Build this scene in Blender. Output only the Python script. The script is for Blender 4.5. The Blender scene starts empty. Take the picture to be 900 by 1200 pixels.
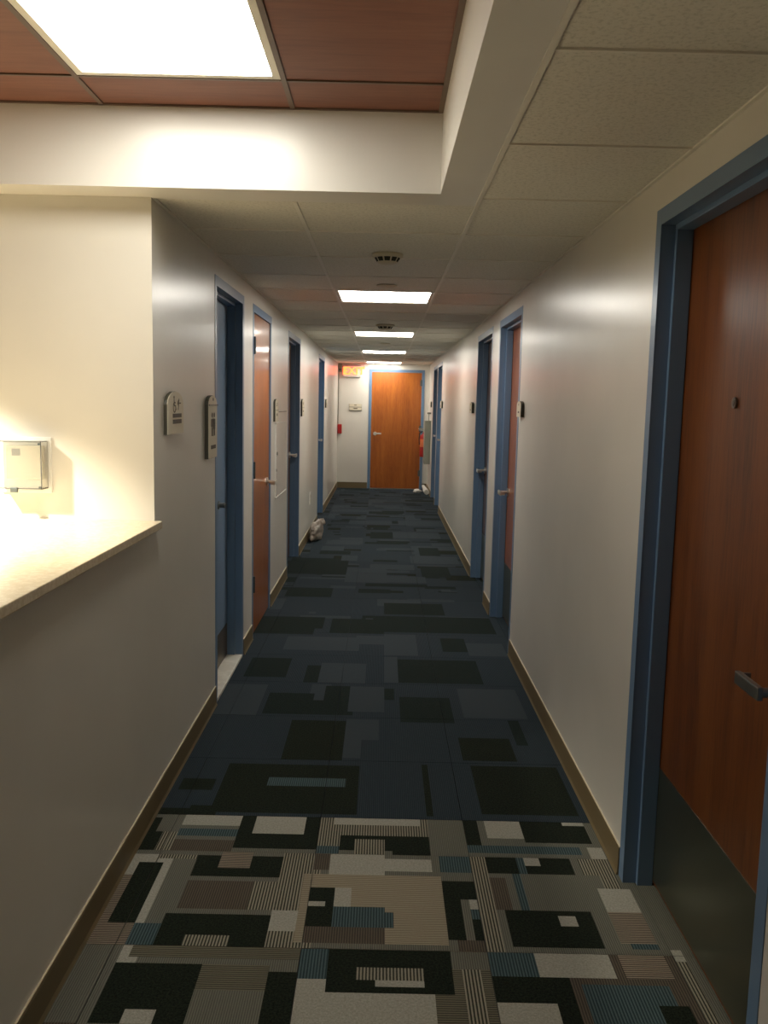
import bpy, bmesh, math, random
from mathutils import Vector, Matrix, noise
random.seed(7)
S = bpy.context.scene
COL = S.collection

# ------------------------------------------------------------------ camera
F, YAW, PITCH, ROLL, H = 1027.44, 0.0033, -0.1237, 0.0225, 1.5761
cy, sy, cp, sp, cr, sr = math.cos(YAW), math.sin(YAW), math.cos(PITCH), math.sin(PITCH), math.cos(ROLL), math.sin(ROLL)
fw = Vector((sy*cp, cy*cp, sp)); r0 = Vector((cy, -sy, 0)); u0 = r0.cross(fw)
rt = cr*r0 + sr*u0; up = -sr*r0 + cr*u0
cd = bpy.data.cameras.new('camera'); cam = bpy.data.objects.new('camera', cd); COL.objects.link(cam)
cd.sensor_fit = 'VERTICAL'; cd.sensor_height = 24.0; cd.lens = 24.0*F/1200.0; cd.clip_start = 0.02
cam.matrix_world = Matrix(((rt.x, up.x, -fw.x, 0), (rt.y, up.y, -fw.y, 0), (rt.z, up.z, -fw.z, H), (0, 0, 0, 1)))
S.camera = cam
# ------------------------------------------------------------------ world, view, light levels
w = bpy.data.worlds.new('world'); S.world = w; w.use_nodes = True
w.node_tree.nodes['Background'].inputs[0].default_value = (0.5, 0.5, 0.55, 1)
w.node_tree.nodes['Background'].inputs[1].default_value = 0.02
vs = S.view_settings; vs.view_transform = 'Standard'; vs.look = 'None'; vs.gamma = 1.0; vs.use_curve_mapping = False
vs.exposure = 0.0
TRAY_POWER, HALL_POWER, DESK_POWER = 17.0, 18.5, 215.0
WARM = (1.0, 0.955, 0.85)
# the reception desk lamp, just left of the frame, shining down on the counter
ld = bpy.data.lights.new('desk_lamp_light', 'SPOT'); ld.energy = DESK_POWER; ld.color = (1.0, 0.93, 0.76)
ld.spot_size = math.radians(128); ld.spot_blend = 0.55; ld.shadow_soft_size = 0.035
lo = bpy.data.objects.new('desk_lamp_light', ld); COL.objects.link(lo); lo.location = (-1.75, 2.73, 1.84)
S.cycles.max_bounces = 10; S.cycles.diffuse_bounces = 6; S.cycles.glossy_bounces = 4
S.cycles.sample_clamp_indirect = 6.0; S.cycles.use_denoising = True

# ------------------------------------------------------------------ dimensions (metres)
L, R, C, K, E = -0.84, 0.837, 2.2835, 3.224, 16.184
BACK, FARX, TRAYZ = -1.6, -3.4, 2.545
TL, TR = -0.333, 0.318          # main ceiling bars
GY, GM = 1.845, 0.6465          # ceiling grid phase and module
BH = 0.098                      # baseboard height

# ------------------------------------------------------------------ materials
def mat(name, col=(.5,.5,.5), rough=.5, metal=0.0, emit=None, strength=0, **kw):
    m = bpy.data.materials.new(name); m.use_nodes = True
    b = m.node_tree.nodes['Principled BSDF']
    b.inputs['Base Color'].default_value = (*col, 1); b.inputs['Roughness'].default_value = rough
    b.inputs['Metallic'].default_value = metal
    if emit: b.inputs['Emission Color'].default_value = (*emit, 1); b.inputs['Emission Strength'].default_value = strength
    for k, v in kw.items(): b.inputs[k.replace('_', ' ')].default_value = v
    return m
def nd(m, t, **kw):
    n = m.node_tree.nodes.new(t)
    for k, v in kw.items(): setattr(n, k, v)
    return n
def lk(m, a, b): m.node_tree.links.new(a, b)
def coords(m, scale=(1,1,1)):
    tc = nd(m, 'ShaderNodeTexCoord'); mp = nd(m, 'ShaderNodeMapping'); mp.inputs['Scale'].default_value = scale
    lk(m, tc.outputs['Object'], mp.inputs[0]); return mp.outputs[0]
def noise_tex(m, vec, scale, detail=3, rough=.5):
    n = nd(m, 'ShaderNodeTexNoise'); n.inputs['Scale'].default_value = scale; n.inputs['Detail'].default_value = detail
    n.inputs['Roughness'].default_value = rough; lk(m, vec, n.inputs['Vector']); return n.outputs['Fac']
def ramp(m, fac, stops):
    r = nd(m, 'ShaderNodeValToRGB'); lk(m, fac, r.inputs[0]); e = r.color_ramp.elements
    while len(e) < len(stops): e.new(0.5)
    for i, (p, c) in enumerate(stops): e[i].position = p; e[i].color = (*c, 1)
    return r.outputs[0]
def bump(m, fac, strength, dist=.002):
    b = nd(m, 'ShaderNodeBump'); b.inputs['Strength'].default_value = strength; b.inputs['Distance'].default_value = dist
    lk(m, fac, b.inputs['Height']); lk(m, b.outputs[0], m.node_tree.nodes['Principled BSDF'].inputs['Normal'])
def base(m, out): lk(m, out, m.node_tree.nodes['Principled BSDF'].inputs['Base Color'])

def paint(name, col, rough, bscale=160, bstr=.12, var=.05):
    m = mat(name, col, rough); v = coords(m)
    f = noise_tex(m, v, 1.7, 4)
    base(m, ramp(m, f, [(.3, tuple(c*(1-var) for c in col)), (.7, tuple(min(1, c*(1+var)) for c in col))]))
    bump(m, noise_tex(m, v, bscale, 2), bstr, .001); return m
M = {}
M['wall'] = paint('wall_paint', (.70, .67, .60), .29)
M['wall'].node_tree.nodes['Principled BSDF'].inputs['Specular IOR Level'].default_value = .95
M['white'] = paint('soffit_paint', (.74, .715, .655), .33)
M['white'].node_tree.nodes['Principled BSDF'].inputs['Specular IOR Level'].default_value = .95
M['blue'] = paint('blue_frame_paint', (.14, .228, .355), .30, 300, .05, .03)
M['blueleaf'] = paint('blue_door_paint', (.19, .28, .41), .35, 300, .05, .03)
M['navy'] = M['blue']
def tile_mat():
    m = mat('ceiling_tile', (.55,.52,.44), .9); v = coords(m)
    f = noise_tex(m, v, 90, 4, .7)
    base(m, ramp(m, f, [(.36, (.64,.62,.54)), (.5, (.78,.755,.67)), (.8, (.81,.785,.70))]))
    bump(m, f, .5, .003); return m
M['tile'] = tile_mat()
M['bar'] = mat('grid_bar_metal', (.80,.77,.68), .4)
M['bronze'] = mat('bronze_grid_bar', (.13,.085,.06), .45)
def wood(name, dark, mid, light, rough=.32, s=1.0, axis='z', coat=.7):
    m = mat(name, mid, rough)
    sc = {'z': (9*s, 9*s, .7*s), 'y': (9*s, .7*s, 9*s), 'x': (.7*s, 9*s, 9*s)}[axis]
    v = coords(m, sc)
    a = noise_tex(m, v, 1.3, 6, .6)
    v2 = coords(m, tuple(q*7 for q in sc)); b = noise_tex(m, v2, 1.5, 3, .7)
    mx = nd(m, 'ShaderNodeMix'); mx.data_type = 'FLOAT'; mx.inputs[0].default_value = .38
    lk(m, a, mx.inputs[2]); lk(m, b, mx.inputs[3])
    base(m, ramp(m, mx.outputs[0], [(.33, dark), (.5, mid), (.68, light)]))
    bump(m, b, .06, .0006); p_ = m.node_tree.nodes['Principled BSDF']; p_.inputs['Coat Weight'].default_value = coat; p_.inputs['Coat Roughness'].default_value = .10; return m
M['wood'] = wood('cherry_veneer', (.26,.066,.008), (.37,.102,.013), (.46,.145,.020))
M['wood_dark'] = wood('dark_cherry_veneer', (.070,.018,.004), (.165,.048,.008), (.215,.070,.012), .30, coat=.0)
M['wood_dark'].node_tree.nodes['Principled BSDF'].inputs['Specular IOR Level'].default_value = .7
M['wood_brown'] = wood('brown_veneer', (.10,.040,.016), (.17,.07,.028), (.22,.10,.04), .4)
M['wood_ceiling'] = wood('wood_ceiling_laminate', (.155,.060,.038), (.20,.080,.050), (.235,.098,.062), .55, .8, 'x', 0)
M['base'] = mat('baseboard_vinyl', (.155,.115,.055), .5)
M['lip'] = mat('pale_lip', (.62,.54,.38), .5)  # pale yellowish colour for the thin strip topping the baseboard
M['steel'] = mat('brushed_steel', (.30,.30,.27), .34, 1.0)
M['nickel'] = mat('satin_nickel', (.85,.82,.75), .32, 1.0)
M['darkmetal'] = mat('dark_hinge_metal', (.13,.15,.15), .4, .8)
M['kick_brown'] = mat('brown_kick_plate', (.10,.075,.05), .4, .3)
M['kick'] = mat('kick_plate_metal', (.21,.22,.165), .34, .9)
def speck(name, a, b, scale, rough=.3, lo=.45, hi=.6):
    m = mat(name, a, rough); f = noise_tex(m, coords(m), scale, 4, .7)
    base(m, ramp(m, f, [(lo, a), (hi, b)])); return m
M['counter'] = speck('quartz_counter', (.56,.46,.30), (.66,.57,.42), 60, .28)
M['marble'] = speck('marble_threshold', (.72,.69,.60), (.84,.81,.72), 14, .3)
M['sign'] = mat('sign_plate', (.66,.60,.46), .45)
M['signink'] = mat('sign_ink', (.09,.07,.045), .6)
M['signedge'] = mat('sign_black_edge', (.05,.045,.03), .5)
M['clear'] = mat('clear_plastic', (.95,.95,.92), .08, Transmission_Weight=.92, IOR=1.3)
M['plastic'] = mat('white_plastic', (.74,.72,.66), .4)
M['cream'] = mat('cream_plastic', (.62,.56,.42), .45)
M['greydev'] = mat('grey_device', (.20,.19,.15), .5)
M['greybox'] = mat('grey_metal_box', (.36,.37,.30), .45)
M['red'] = mat('red_enamel', (.42,.012,.012), .35)
M['black'] = mat('black_rubber', (.015,.015,.015), .6)
M['slot'] = mat('dark_slot', (.03,.028,.02), .8)
M['label'] = mat('orange_label', (.75,.20,.07), .5)
M['lens'] = mat('tray_lens', (.9,.9,.9), .5, emit=WARM, strength=TRAY_POWER)
M['lens2'] = mat('hall_lens', (.9,.9,.9), .5, emit=(1, .955, .865), strength=HALL_POWER)
M['exitglow'] = mat('exit_letter_glow', (.8,.05,.02), .5, emit=(1, .10, .02), strength=7)
M['exitface'] = mat('exit_face', (.80,.62,.50), .4, emit=(1, .12, .06), strength=.30)
def bag():
    m = mat('thin_plastic_bag', (.55,.49,.42), .35); b = m.node_tree.nodes['Principled BSDF']
    b.inputs['Transmission Weight'].default_value = .25
    f = noise_tex(m, coords(m), 9, 4); base(m, ramp(m, f, [(.35,(.16,.12,.08)), (.5,(.32,.26,.21)), (.7,(.50,.46,.41))])); return m
M['bag'] = bag()

def carpet(name, c1, c2, axis=None, freq=150, speckle=.5):
    m = mat(name, c1, .95); b = m.node_tree.nodes['Principled BSDF']; b.inputs['Specular IOR Level'].default_value = .1
    v = coords(m); n = noise_tex(m, v, 150, 4, .8)
    if axis:
        wv = nd(m, 'ShaderNodeTexWave'); wv.wave_type = 'BANDS'; wv.bands_direction = axis
        wv.inputs['Scale'].default_value = freq*6.2832/20; wv.inputs['Distortion'].default_value = .4; wv.inputs['Detail Scale'].default_value = 3
        lk(m, v, wv.inputs['Vector'])
        mx = nd(m, 'ShaderNodeMix'); mx.data_type = 'FLOAT'; mx.inputs[0].default_value = .35
        lk(m, wv.outputs['Fac'], mx.inputs[2]); lk(m, n, mx.inputs[3]); f = mx.outputs[0]
        base(m, ramp(m, f, [(.36, c2), (.60, c1)]))
    else:
        f = n; base(m, ramp(m, f, [(.38, c2), (.62, c1)]))
    bump(m, f, .6, .003); return m
CM = {   # stripes per metre along the given axis
 'M': carpet('carpet_slate_blue', (.033,.046,.057), (.018,.027,.034), 'X', 130),
 'L': carpet('carpet_pale_slate', (.052,.065,.075), (.028,.038,.046), 'Y', 110),
 'D': carpet('carpet_dark_green', (.018,.027,.023), (.005,.009,.009)),
 'K': carpet('carpet_black_green', (.020,.026,.016), (.003,.005,.004)),
 'T': carpet('carpet_teal_stripe', (.072,.108,.115), (.024,.043,.048), 'X', 115),
 'W': carpet('carpet_cream', (.37,.365,.315), (.25,.24,.205)),
 'G': carpet('carpet_grey_stripe', (.155,.155,.128), (.095,.095,.078), 'X', 150),
 'H': carpet('carpet_olive_cross_stripe', (.150,.140,.10), (.055,.052,.040), 'Y', 115),
 'S': carpet('carpet_cream_stripe', (.27,.25,.195), (.036,.038,.028), 'X', 105),
 'N': carpet('carpet_brown', (.105,.088,.068), (.055,.046,.036), 'X', 130),
 'P': carpet('carpet_pink_cross_stripe', (.26,.215,.165), (.062,.052,.042), 'Y', 115),
 'C': carpet('carpet_tan_cross_stripe', (.32,.28,.205), (.17,.145,.105), 'Y', 115),
}
# carpet colour blocks: kind, x0, x1, y0, y1 on the floor
BLUE= [('D', -0.761, -0.396, 6.982, 7.331), ('L', -0.316, 0.064, 7.598, 8.294), ('D', 0.061, 0.49, 6.483, 6.822), ('M', -0.711, -0.113, 6.519, 6.65), ('D', -0.904, -0.38, 5.988, 6.313), ('D', -0.11, 0.828, 5.936, 6.384), ('D', 0.387, 0.65, 7.397, 7.511), ('M', 0.652, 0.838, 6.896, 7.42), ('D', 0.402, 0.667, 7.918, 8.453), ('L', 0.065, 0.417, 7.636, 7.918), ('D', -0.884, -0.301, 7.944, 8.77), ('D', -0.111, 0.409, 7.453, 7.579), ('D', 0.417, 0.635, 9.045, 9.561), ('D', -0.134, 0.14, 10.134, 10.662), ('L', 0.146, 0.711, 10.215, 10.704), ('L', -0.419, 0.152, 11.342, 11.723), ('M', -0.499, -0.165, 10.423, 10.977), ('L', 0.234, 0.932, 11.332, 11.774), ('D', -0.628, -0.316, 9.01, 9.236), ('L', -0.648, -0.387, 9.268, 9.514), ('D', 0.071, 0.376, 9.276, 9.328), ('L', 0.306, 0.803, 8.577, 9.004), ('M', -0.63, -0.346, 11.823, 12.076), ('L', -0.402, -0.231, 8.656, 8.948), ('L', -0.52, -0.483, 6.413, 6.481), ('L', -0.109, -0.03, 6.245, 6.324), ('L', -0.597, -0.116, 5.442, 5.782), ('D', -0.884, -0.447, 5.831, 6.315), ('D', -0.337, 0.038, 5.871, 6.278), ('D', -0.771, -0.519, 4.888, 5.267), ('L', -0.343, -0.075, 4.789, 5.179), ('D', -0.407, -0.329, 4.797, 5.116), ('L', -0.362, -0.266, 4.514, 4.77), ('D', -0.574, -0.337, 4.274, 4.61), ('D', -0.356, -0.251, 4.279, 4.508), ('D', -0.281, -0.129, 4.287, 4.75), ('L', -0.137, 0.037, 4.338, 4.735), ('L', -0.903, -0.622, 4.257, 4.758), ('M', -0.823, -0.37, 3.751, 4.185), ('K', -0.409, -0.153, 3.731, 4.209), ('L', -0.162, 0.024, 3.74, 4.224), ('M', -0.057, 0.037, 3.741, 3.969), ('K', -0.71, -0.062, 3.206, 3.671), ('T', -0.448, -0.133, 3.447, 3.523), ('M', -0.869, -0.642, 3.264, 3.663), ('K', -0.788, -0.661, 3.39, 3.492), ('M', -0.076, 0.037, 3.211, 3.704), ('K', -0.837, -0.615, 3.177, 3.243), ('M', 0.037, 0.163, 3.212, 3.71), ('K', 0.188, 0.235, 3.215, 3.702), ('M', 0.27, 0.367, 3.221, 3.706), ('K', 0.42, 0.799, 3.233, 3.699), ('K', 0.377, 0.636, 3.757, 4.028), ('D', 0.668, 0.717, 3.942, 4.253), ('M', 0.037, 0.349, 3.757, 4.177), ('D', 0.13, 0.393, 4.217, 4.585), ('D', 0.038, 0.106, 4.538, 4.722), ('L', 0.436, 0.758, 4.279, 4.748), ('D', 0.126, 0.613, 4.835, 5.273), ('M', 0.677, 0.798, 4.822, 5.314), ('L', 0.038, 0.11, 4.827, 5.327), ('L', 0.038, 0.253, 5.375, 5.871), ('D', 0.414, 0.567, 5.462, 5.791), ('L', 0.589, 0.811, 5.385, 5.699), ('D', 0.038, 0.693, 5.963, 6.311), ('D', 0.039, 0.487, 6.438, 6.82), ('L', 0.224, 0.61, 6.895, 6.991)]
CREAM= [('K', -0.934, -0.748, 2.918, 3.157), ('G', -0.809, -0.706, 3.043, 3.162), ('S', -0.783, -0.707, 2.899, 3.04), ('W', -0.727, -0.488, 3.095, 3.17), ('T', -0.723, -0.492, 3.005, 3.085), ('N', -0.726, -0.489, 2.914, 2.995), ('K', -0.497, -0.194, 2.941, 3.176), ('W', -0.438, -0.253, 3.047, 3.172), ('G', -0.654, -0.201, 2.916, 2.917), ('S', -0.205, 0.189, 2.956, 3.183), ('W', -0.159, 0.185, 3.135, 3.178), ('K', -0.125, 0.188, 2.927, 3.052), ('S', -0.068, 0.037, 2.92, 3.007), ('K', 0.065, 0.19, 2.912, 3.044), ('T', -0.199, -0.121, 2.914, 2.956), ('G', 0.197, 0.322, 2.914, 3.19), ('K', 0.345, 0.402, 2.99, 3.197), ('W', 0.418, 0.546, 3.039, 3.2), ('K', 0.564, 0.795, 3.006, 3.192), ('W', 0.705, 0.797, 3.148, 3.192), ('T', 0.329, 0.746, 2.926, 2.987), ('W', 0.766, 0.834, 2.918, 2.999), ('W', -0.858, -0.706, 2.751, 2.893), ('P', -0.885, -0.739, 2.622, 2.744), ('P', -0.927, -0.706, 2.366, 2.615), ('K', -0.790, -0.722, 2.482, 2.824), ('S', -0.732, -0.609, 2.859, 2.895), ('W', -0.722, -0.697, 2.483, 2.854), ('G', -0.697, -0.600, 2.485, 2.855), ('G', -0.627, -0.611, 2.485, 2.859), ('T', -0.727, -0.601, 2.37, 2.483), ('K', -0.617, -0.296, 2.735, 2.894), ('P', -0.535, -0.416, 2.811, 2.897), ('S', -0.315, -0.18, 2.571, 2.906), ('N', -0.596, -0.377, 2.564, 2.715), ('S', -0.4, -0.184, 2.571, 2.723), ('K', -0.625, -0.296, 2.38, 2.543), ('S', -0.55, -0.412, 2.372, 2.429), ('W', -0.313, -0.188, 2.446, 2.566), ('S', -0.307, -0.19, 2.379, 2.442), ('N', -0.195, -0.151, 2.799, 2.902), ('W', -0.158, 0.037, 2.701, 2.904), ('W', -0.157, 0.21, 2.794, 2.889), ('T', 0.216, 0.33, 2.799, 2.898), ('C', -0.222, 0.236, 2.39, 2.777), ('C', -0.086, 0.036, 2.579, 2.788), ('K', -0.192, -0.119, 2.491, 2.687), ('W', -0.195, -0.155, 2.576, 2.623), ('W', -0.124, -0.073, 2.579, 2.695), ('T', -0.124, 0.036, 2.488, 2.573), ('T', -0.097, 0.065, 2.485, 2.569), ('N', -0.199, 0.061, 2.388, 2.48), ('K', 0.238, 0.328, 2.632, 2.739), ('K', 0.234, 0.29, 2.433, 2.629), ('K', 0.299, 0.328, 2.43, 2.524), ('W', 0.307, 0.33, 2.58, 2.631), ('T', 0.311, 0.328, 2.525, 2.579), ('N', 0.254, 0.327, 2.372, 2.427), ('C', 0.036, 0.223, 2.385, 2.484), ('S', 0.334, 0.394, 2.373, 2.904), ('S', 0.356, 0.394, 2.375, 2.578), ('N', 0.382, 0.44, 2.586, 2.779), ('T', 0.47, 0.508, 2.589, 2.796), ('K', 0.384, 0.683, 2.796, 2.905), ('W', 0.533, 0.576, 2.856, 2.917), ('T', 0.487, 0.514, 2.798, 2.909), ('G', 0.542, 0.718, 2.596, 2.791), ('S', 0.709, 0.778, 2.8, 2.91), ('K', 0.419, 0.688, 2.394, 2.581), ('W', 0.576, 0.642, 2.498, 2.559), ('G', 0.71, 0.717, 2.385, 2.591), ('S', 0.764, 0.829, 2.731, 2.906), ('W', 0.753, 0.844, 2.596, 2.72), ('P', 0.747, 0.843, 2.43, 2.592), ('T', 0.756, 0.853, 2.384, 2.427), ('G', -0.839, -0.72, 2.042, 2.358), ('G', -0.729, -0.698, 2.043, 2.361), ('W', -0.729, -0.662, 2.291, 2.361), ('H', -0.679, -0.193, 2.303, 2.359), ('H', -0.471, -0.292, 2.168, 2.294), ('G', -0.47, -0.288, 2.055, 2.163), ('K', -0.724, -0.462, 2.05, 2.286), ('W', -0.633, -0.548, 2.047, 2.097), ('K', -0.291, -0.19, 2.057, 2.271), ('T', -0.197, -0.11, 2.239, 2.375), ('W', -0.196, -0.094, 2.045, 2.236), ('K', -0.117, 0.232, 2.184, 2.378), ('K', -0.112, 0.229, 2.181, 2.368), ('S', -0.036, 0.148, 2.234, 2.298), ('W', 0.001, 0.15, 2.199, 2.239), ('W', -0.107, 0.036, 2.049, 2.17), ('W', 0.036, 0.161, 2.052, 2.171), ('G', 0.241, 0.325, 2.295, 2.376), ('S', 0.243, 0.321, 2.057, 2.292), ('T', 0.338, 0.458, 2.262, 2.373), ('W', 0.479, 0.681, 2.26, 2.367), ('P', 0.71, 0.858, 2.265, 2.371), ('K', 0.332, 0.561, 2.063, 2.249), ('W', 0.338, 0.495, 2.062, 2.167), ('T', 0.588, 0.815, 2.071, 2.248), ('K', 0.78, 0.842, 2.071, 2.163), ('W', 0.866, 0.903, 2.336, 2.384), ('S', 0.88, 0.903, 2.073, 2.332), ('K', 0.909, 0.918, 2.258, 2.372)]

# ------------------------------------------------------------------ mesh helpers
def obj(name, bm, m, parent=None, loc=None, smooth=False, mats=None):
    me = bpy.data.meshes.new(name); bm.normal_update()
    if loc is not None: bmesh.ops.translate(bm, verts=bm.verts, vec=-Vector(loc))
    bm.to_mesh(me); bm.free()
    for mm in (mats or [m]): me.materials.append(mm)
    if smooth:
        for p in me.polygons: p.use_smooth = True
    o = bpy.data.objects.new(name, me); COL.objects.link(o)
    if loc is not None: o.location = loc
    if parent:
        o.parent = parent
        if loc is not None:
            q = parent; pl = Vector((0,0,0))
            while q: pl += q.location; q = q.parent
            o.location = Vector(loc) - pl
        else:
            q = parent; pl = Vector((0,0,0))
            while q: pl += q.location; q = q.parent
            o.location = -pl
    return o
def empty(name, loc=(0,0,0)):
    o = bpy.data.objects.new(name, None); COL.objects.link(o); o.location = loc; o.empty_display_size = .1; return o
def tag(o, label, cat, group=None, kind=None):
    o['label'] = label; o['category'] = cat
    if group: o['group'] = group
    if kind: o['kind'] = kind
    return o
def struct(o, label, cat): return tag(o, label, cat, kind='structure')
def bx(bm, x0, x1, y0, y1, z0, z1, bev=0, mi=0):
    x0, x1 = sorted((x0, x1)); y0, y1 = sorted((y0, y1)); z0, z1 = sorted((z0, z1))
    vs_ = [bm.verts.new(p) for p in ((x0,y0,z0),(x1,y0,z0),(x1,y1,z0),(x0,y1,z0),(x0,y0,z1),(x1,y0,z1),(x1,y1,z1),(x0,y1,z1))]
    fs = [bm.faces.new([vs_[i] for i in q]) for q in ((3,2,1,0),(4,5,6,7),(0,1,5,4),(1,2,6,5),(2,3,7,6),(3,0,4,7))]
    for f in fs: f.material_index = mi
    if bev:
        es = list({e for f in fs for e in f.edges})
        bmesh.ops.bevel(bm, geom=es, offset=bev, segments=2, affect='EDGES', profile=.6)
def box(name, m, x0, x1, y0, y1, z0, z1, parent=None, bev=0, loc=None):
    bm = bmesh.new(); bx(bm, x0, x1, y0, y1, z0, z1, bev); return obj(name, bm, m, parent, loc)
def cyl(bm, p, q, r, r2=None, seg=20, cap=True):
    p, q = Vector(p), Vector(q); d = q-p; r2 = r if r2 is None else r2
    mt = Matrix.Translation((p+q)/2) @ d.to_track_quat('Z', 'Y').to_matrix().to_4x4()
    bmesh.ops.create_cone(bm, cap_ends=cap, segments=seg, radius1=r, radius2=r2, depth=d.length, matrix=mt)
def lathe(bm, prof, c, seg=32):
    rings = [[bm.verts.new((c[0]+r*math.cos(2*math.pi*i/seg), c[1]+r*math.sin(2*math.pi*i/seg), c[2]+z)) for i in range(seg)] for r, z in prof]
    for a, b in zip(rings, rings[1:]):
        for i in range(seg): bm.faces.new((a[i], a[(i+1)%seg], b[(i+1)%seg], b[i]))
    bm.faces.new(rings[0][::-1]); bm.faces.new(rings[-1])
def prism(bm, pts, f, mi=0):
    """pts: 2-D outline; f(u, v, t) -> 3-D, t in (0, 1)"""
    a = [bm.verts.new(f(u, v, 0)) for u, v in pts]; b = [bm.verts.new(f(u, v, 1)) for u, v in pts]
    n = len(pts); fs = [bm.faces.new(a), bm.faces.new(b[::-1])]
    for i in range(n): fs.append(bm.faces.new((a[i], b[i], b[(i+1)%n], a[(i+1)%n])))
    for q in fs: q.material_index = mi
    bmesh.ops.recalc_face_normals(bm, faces=fs)

# ------------------------------------------------------------------ floor: base slab and carpet tiles
floor = box('floor', CM['M'], FARX, 1.3, BACK, E+.3, -.15, -.010)
struct(floor, 'corridor floor laid with slate blue and cream patterned carpet tiles', 'floor')
TX = [-1.284, -.744, -.204, .336, .876, 1.416]; T = .54; CELL = .027
def find(rects, x, y):
    r = None
    for q in rects:
        if q[1] <= x <= q[2] and q[3] <= y <= q[4]: r = q[0]
    return r
cream_rand = [('K', .45, .35), ('W', .2, .14), ('S', .3, .3), ('T', .25, .2), ('G', .35, .3), ('P', .3, .2), ('N', .3, .15), ('K', .35, .2)]
def random_rects(x0, y0, kinds, n, sx=(.14,.5), sy_=(.08,.4)):
    out = []
    for _ in range(n):
        a = random.uniform(*sx); b = random.uniform(*sy_); x = x0+random.uniform(0, T-a*.6); y = y0+random.uniform(0, T-b*.6)
        out.append((random.choice(kinds), x, min(x0+T, x+a), y, min(y0+T, y+b)))
    return out
mkeys = list(CM)
def carpet_tile(x0, y0, y1, rects, basec):
    xa, xb = max(x0, L-.10), min(x0+T, .940)
    if xb-xa < .02: return
    nx = max(1, round((xb-xa)/CELL)); ny = max(1, round((y1-y0)/CELL)); dx = (xb-xa)/nx; dy = (y1-y0)/ny
    g = [[find(rects, xa+(i+.5)*dx, y0+(j+.5)*dy) or basec for i in range(nx)] for j in range(ny)]
    used = sorted({c for r_ in g for c in r_}); bm = bmesh.new(); done = [[False]*nx for _ in range(ny)]
    gap = .0012
    def X(i): return xa+gap if i == 0 else (xb-gap if i == nx else xa+i*dx)
    def Y(j): return y0+gap if j == 0 else (y1-gap if j == ny else y0+j*dy)
    for j in range(ny):
        for i in range(nx):
            if done[j][i]: continue
            c = g[j][i]; i2 = i
            while i2+1 < nx and g[j][i2+1] == c and not done[j][i2+1]: i2 += 1
            j2 = j
            while j2+1 < ny and all(g[j2+1][k] == c and not done[j2+1][k] for k in range(i, i2+1)): j2 += 1
            for jj in range(j, j2+1):
                for ii in range(i, i2+1): done[jj][ii] = True
            f = bm.faces.new([bm.verts.new(p) for p in ((X(i),Y(j),0),(X(i2+1),Y(j),0),(X(i2+1),Y(j2+1),0),(X(i),Y(j2+1),0))])
            f.material_index = used.index(c)
    a, b, c_, d = xa+gap, xb-gap, y0+gap, y1-gap
    for p, q in (((a,c_),(b,c_)), ((b,c_),(b,d)), ((b,d),(a,d)), ((a,d),(a,c_))):   # the tile's edge
        f = bm.faces.new([bm.verts.new((*t, z)) for t, z in ((p,-.010),(q,-.010),(q,0),(p,0))]); f.material_index = 0
    obj('carpet_tile', bm, None, floor, (xa, y0, 0), mats=[CM[k] for k in used])
for x0 in TX[:-1]:
    y1 = 3.18; first = True
    while y1 > BACK+.02:                                              # cream patterned tiles towards the camera
        y0 = max(BACK, y1-(.27 if first else T)); first = False
        rects = CREAM if y0 > 2.2 else random_rects(x0, y0, ['K','W','S','T','G','P','N','K'], 9)
        if 1.7 < y0 < 2.2: rects = random_rects(x0, y0, ['K','W','S','T','G'], 4, (.1,.3), (.08,.15)); rects = [q for q in rects if q[4] < 2.05]+CREAM
        carpet_tile(x0, y0, y1, rects, random.choice('GGHN') if y0 < 2.2 else 'G'); y1 = y0
    y0 = 3.18
    while y0 < E-.02:                                                 # slate blue tiles down the corridor
        y1 = min(E, y0+T)
        rr = []
        if y0 > 4.3: rr = random_rects(x0, y0, ['M','M','L','D','M','K','L','D'], 4 if y0 < 9 else 6, (.18,.54), (.06,.27))
        near = [q for q in BLUE if q[3] < y1 and q[4] > y0]
        carpet_tile(x0, y0, y1, (rr if y0 > 6.9 else [q for q in rr if q[0] in 'ML'][:2]) + near, 'M' if y0 < 9 else random.choice('MMML')); y0 = y1

# ------------------------------------------------------------------ walls
DOORS_L = [('L1', 4.402, 5.309), ('L2', 5.671, 6.601), ('L3', 7.75, 8.884), ('L4', 11.384, 12.50)]
DOORS_R = [('R1', 1.742, 2.81), ('R2', 5.444, 6.492), ('R3', 6.894, 7.99), ('R4', 12.74, 13.74), ('R5', 13.86, 14.90)]
FT, TH, FW = 2.184, .15, .05
def side_wall(name, s, W, y0, y1, doors, label):
    bm = bmesh.new(); xs = (s*W, s*(W+TH)); cur = y0
    for _, a, b in doors:
        a += .02; b -= .02
        bx(bm, *xs, cur, a, 0, C+.02); bx(bm, *xs, a, b, FT-.02, C+.02); cur = b
    bx(bm, *xs, cur, y1, 0, C+.02)
    return struct(obj(name, bm, M['wall']), label, 'wall')
side_wall('wall_right', 1, R, BACK, E, DOORS_R, 'long off-white corridor wall with five doors on the right side')
side_wall('wall_left', -1, -L, K, E, DOORS_L, 'off-white corridor wall with restroom and closet doors on the left')
struct(box('wall_lobby', M['wall'], FARX, L-TH, K, K+TH, 0, TRAYZ+.05), 'bright off-white reception wall facing the camera above the counter', 'wall')
struct(box('wall_end', M['wall'], L-TH, R+TH, E, E+.12, 0, C+.02), 'off-white end wall around the orange wood door', 'wall')
struct(box('wall_counter', M['wall'], L-.12, L, BACK, K, 0, 1.095), 'dim low half wall carrying the beige counter on the left', 'wall')
struct(box('wall_back', M['wall'], FARX, R+TH, BACK-.1, BACK, 0, TRAYZ+.05), 'plain wall behind the camera', 'wall')
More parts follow.
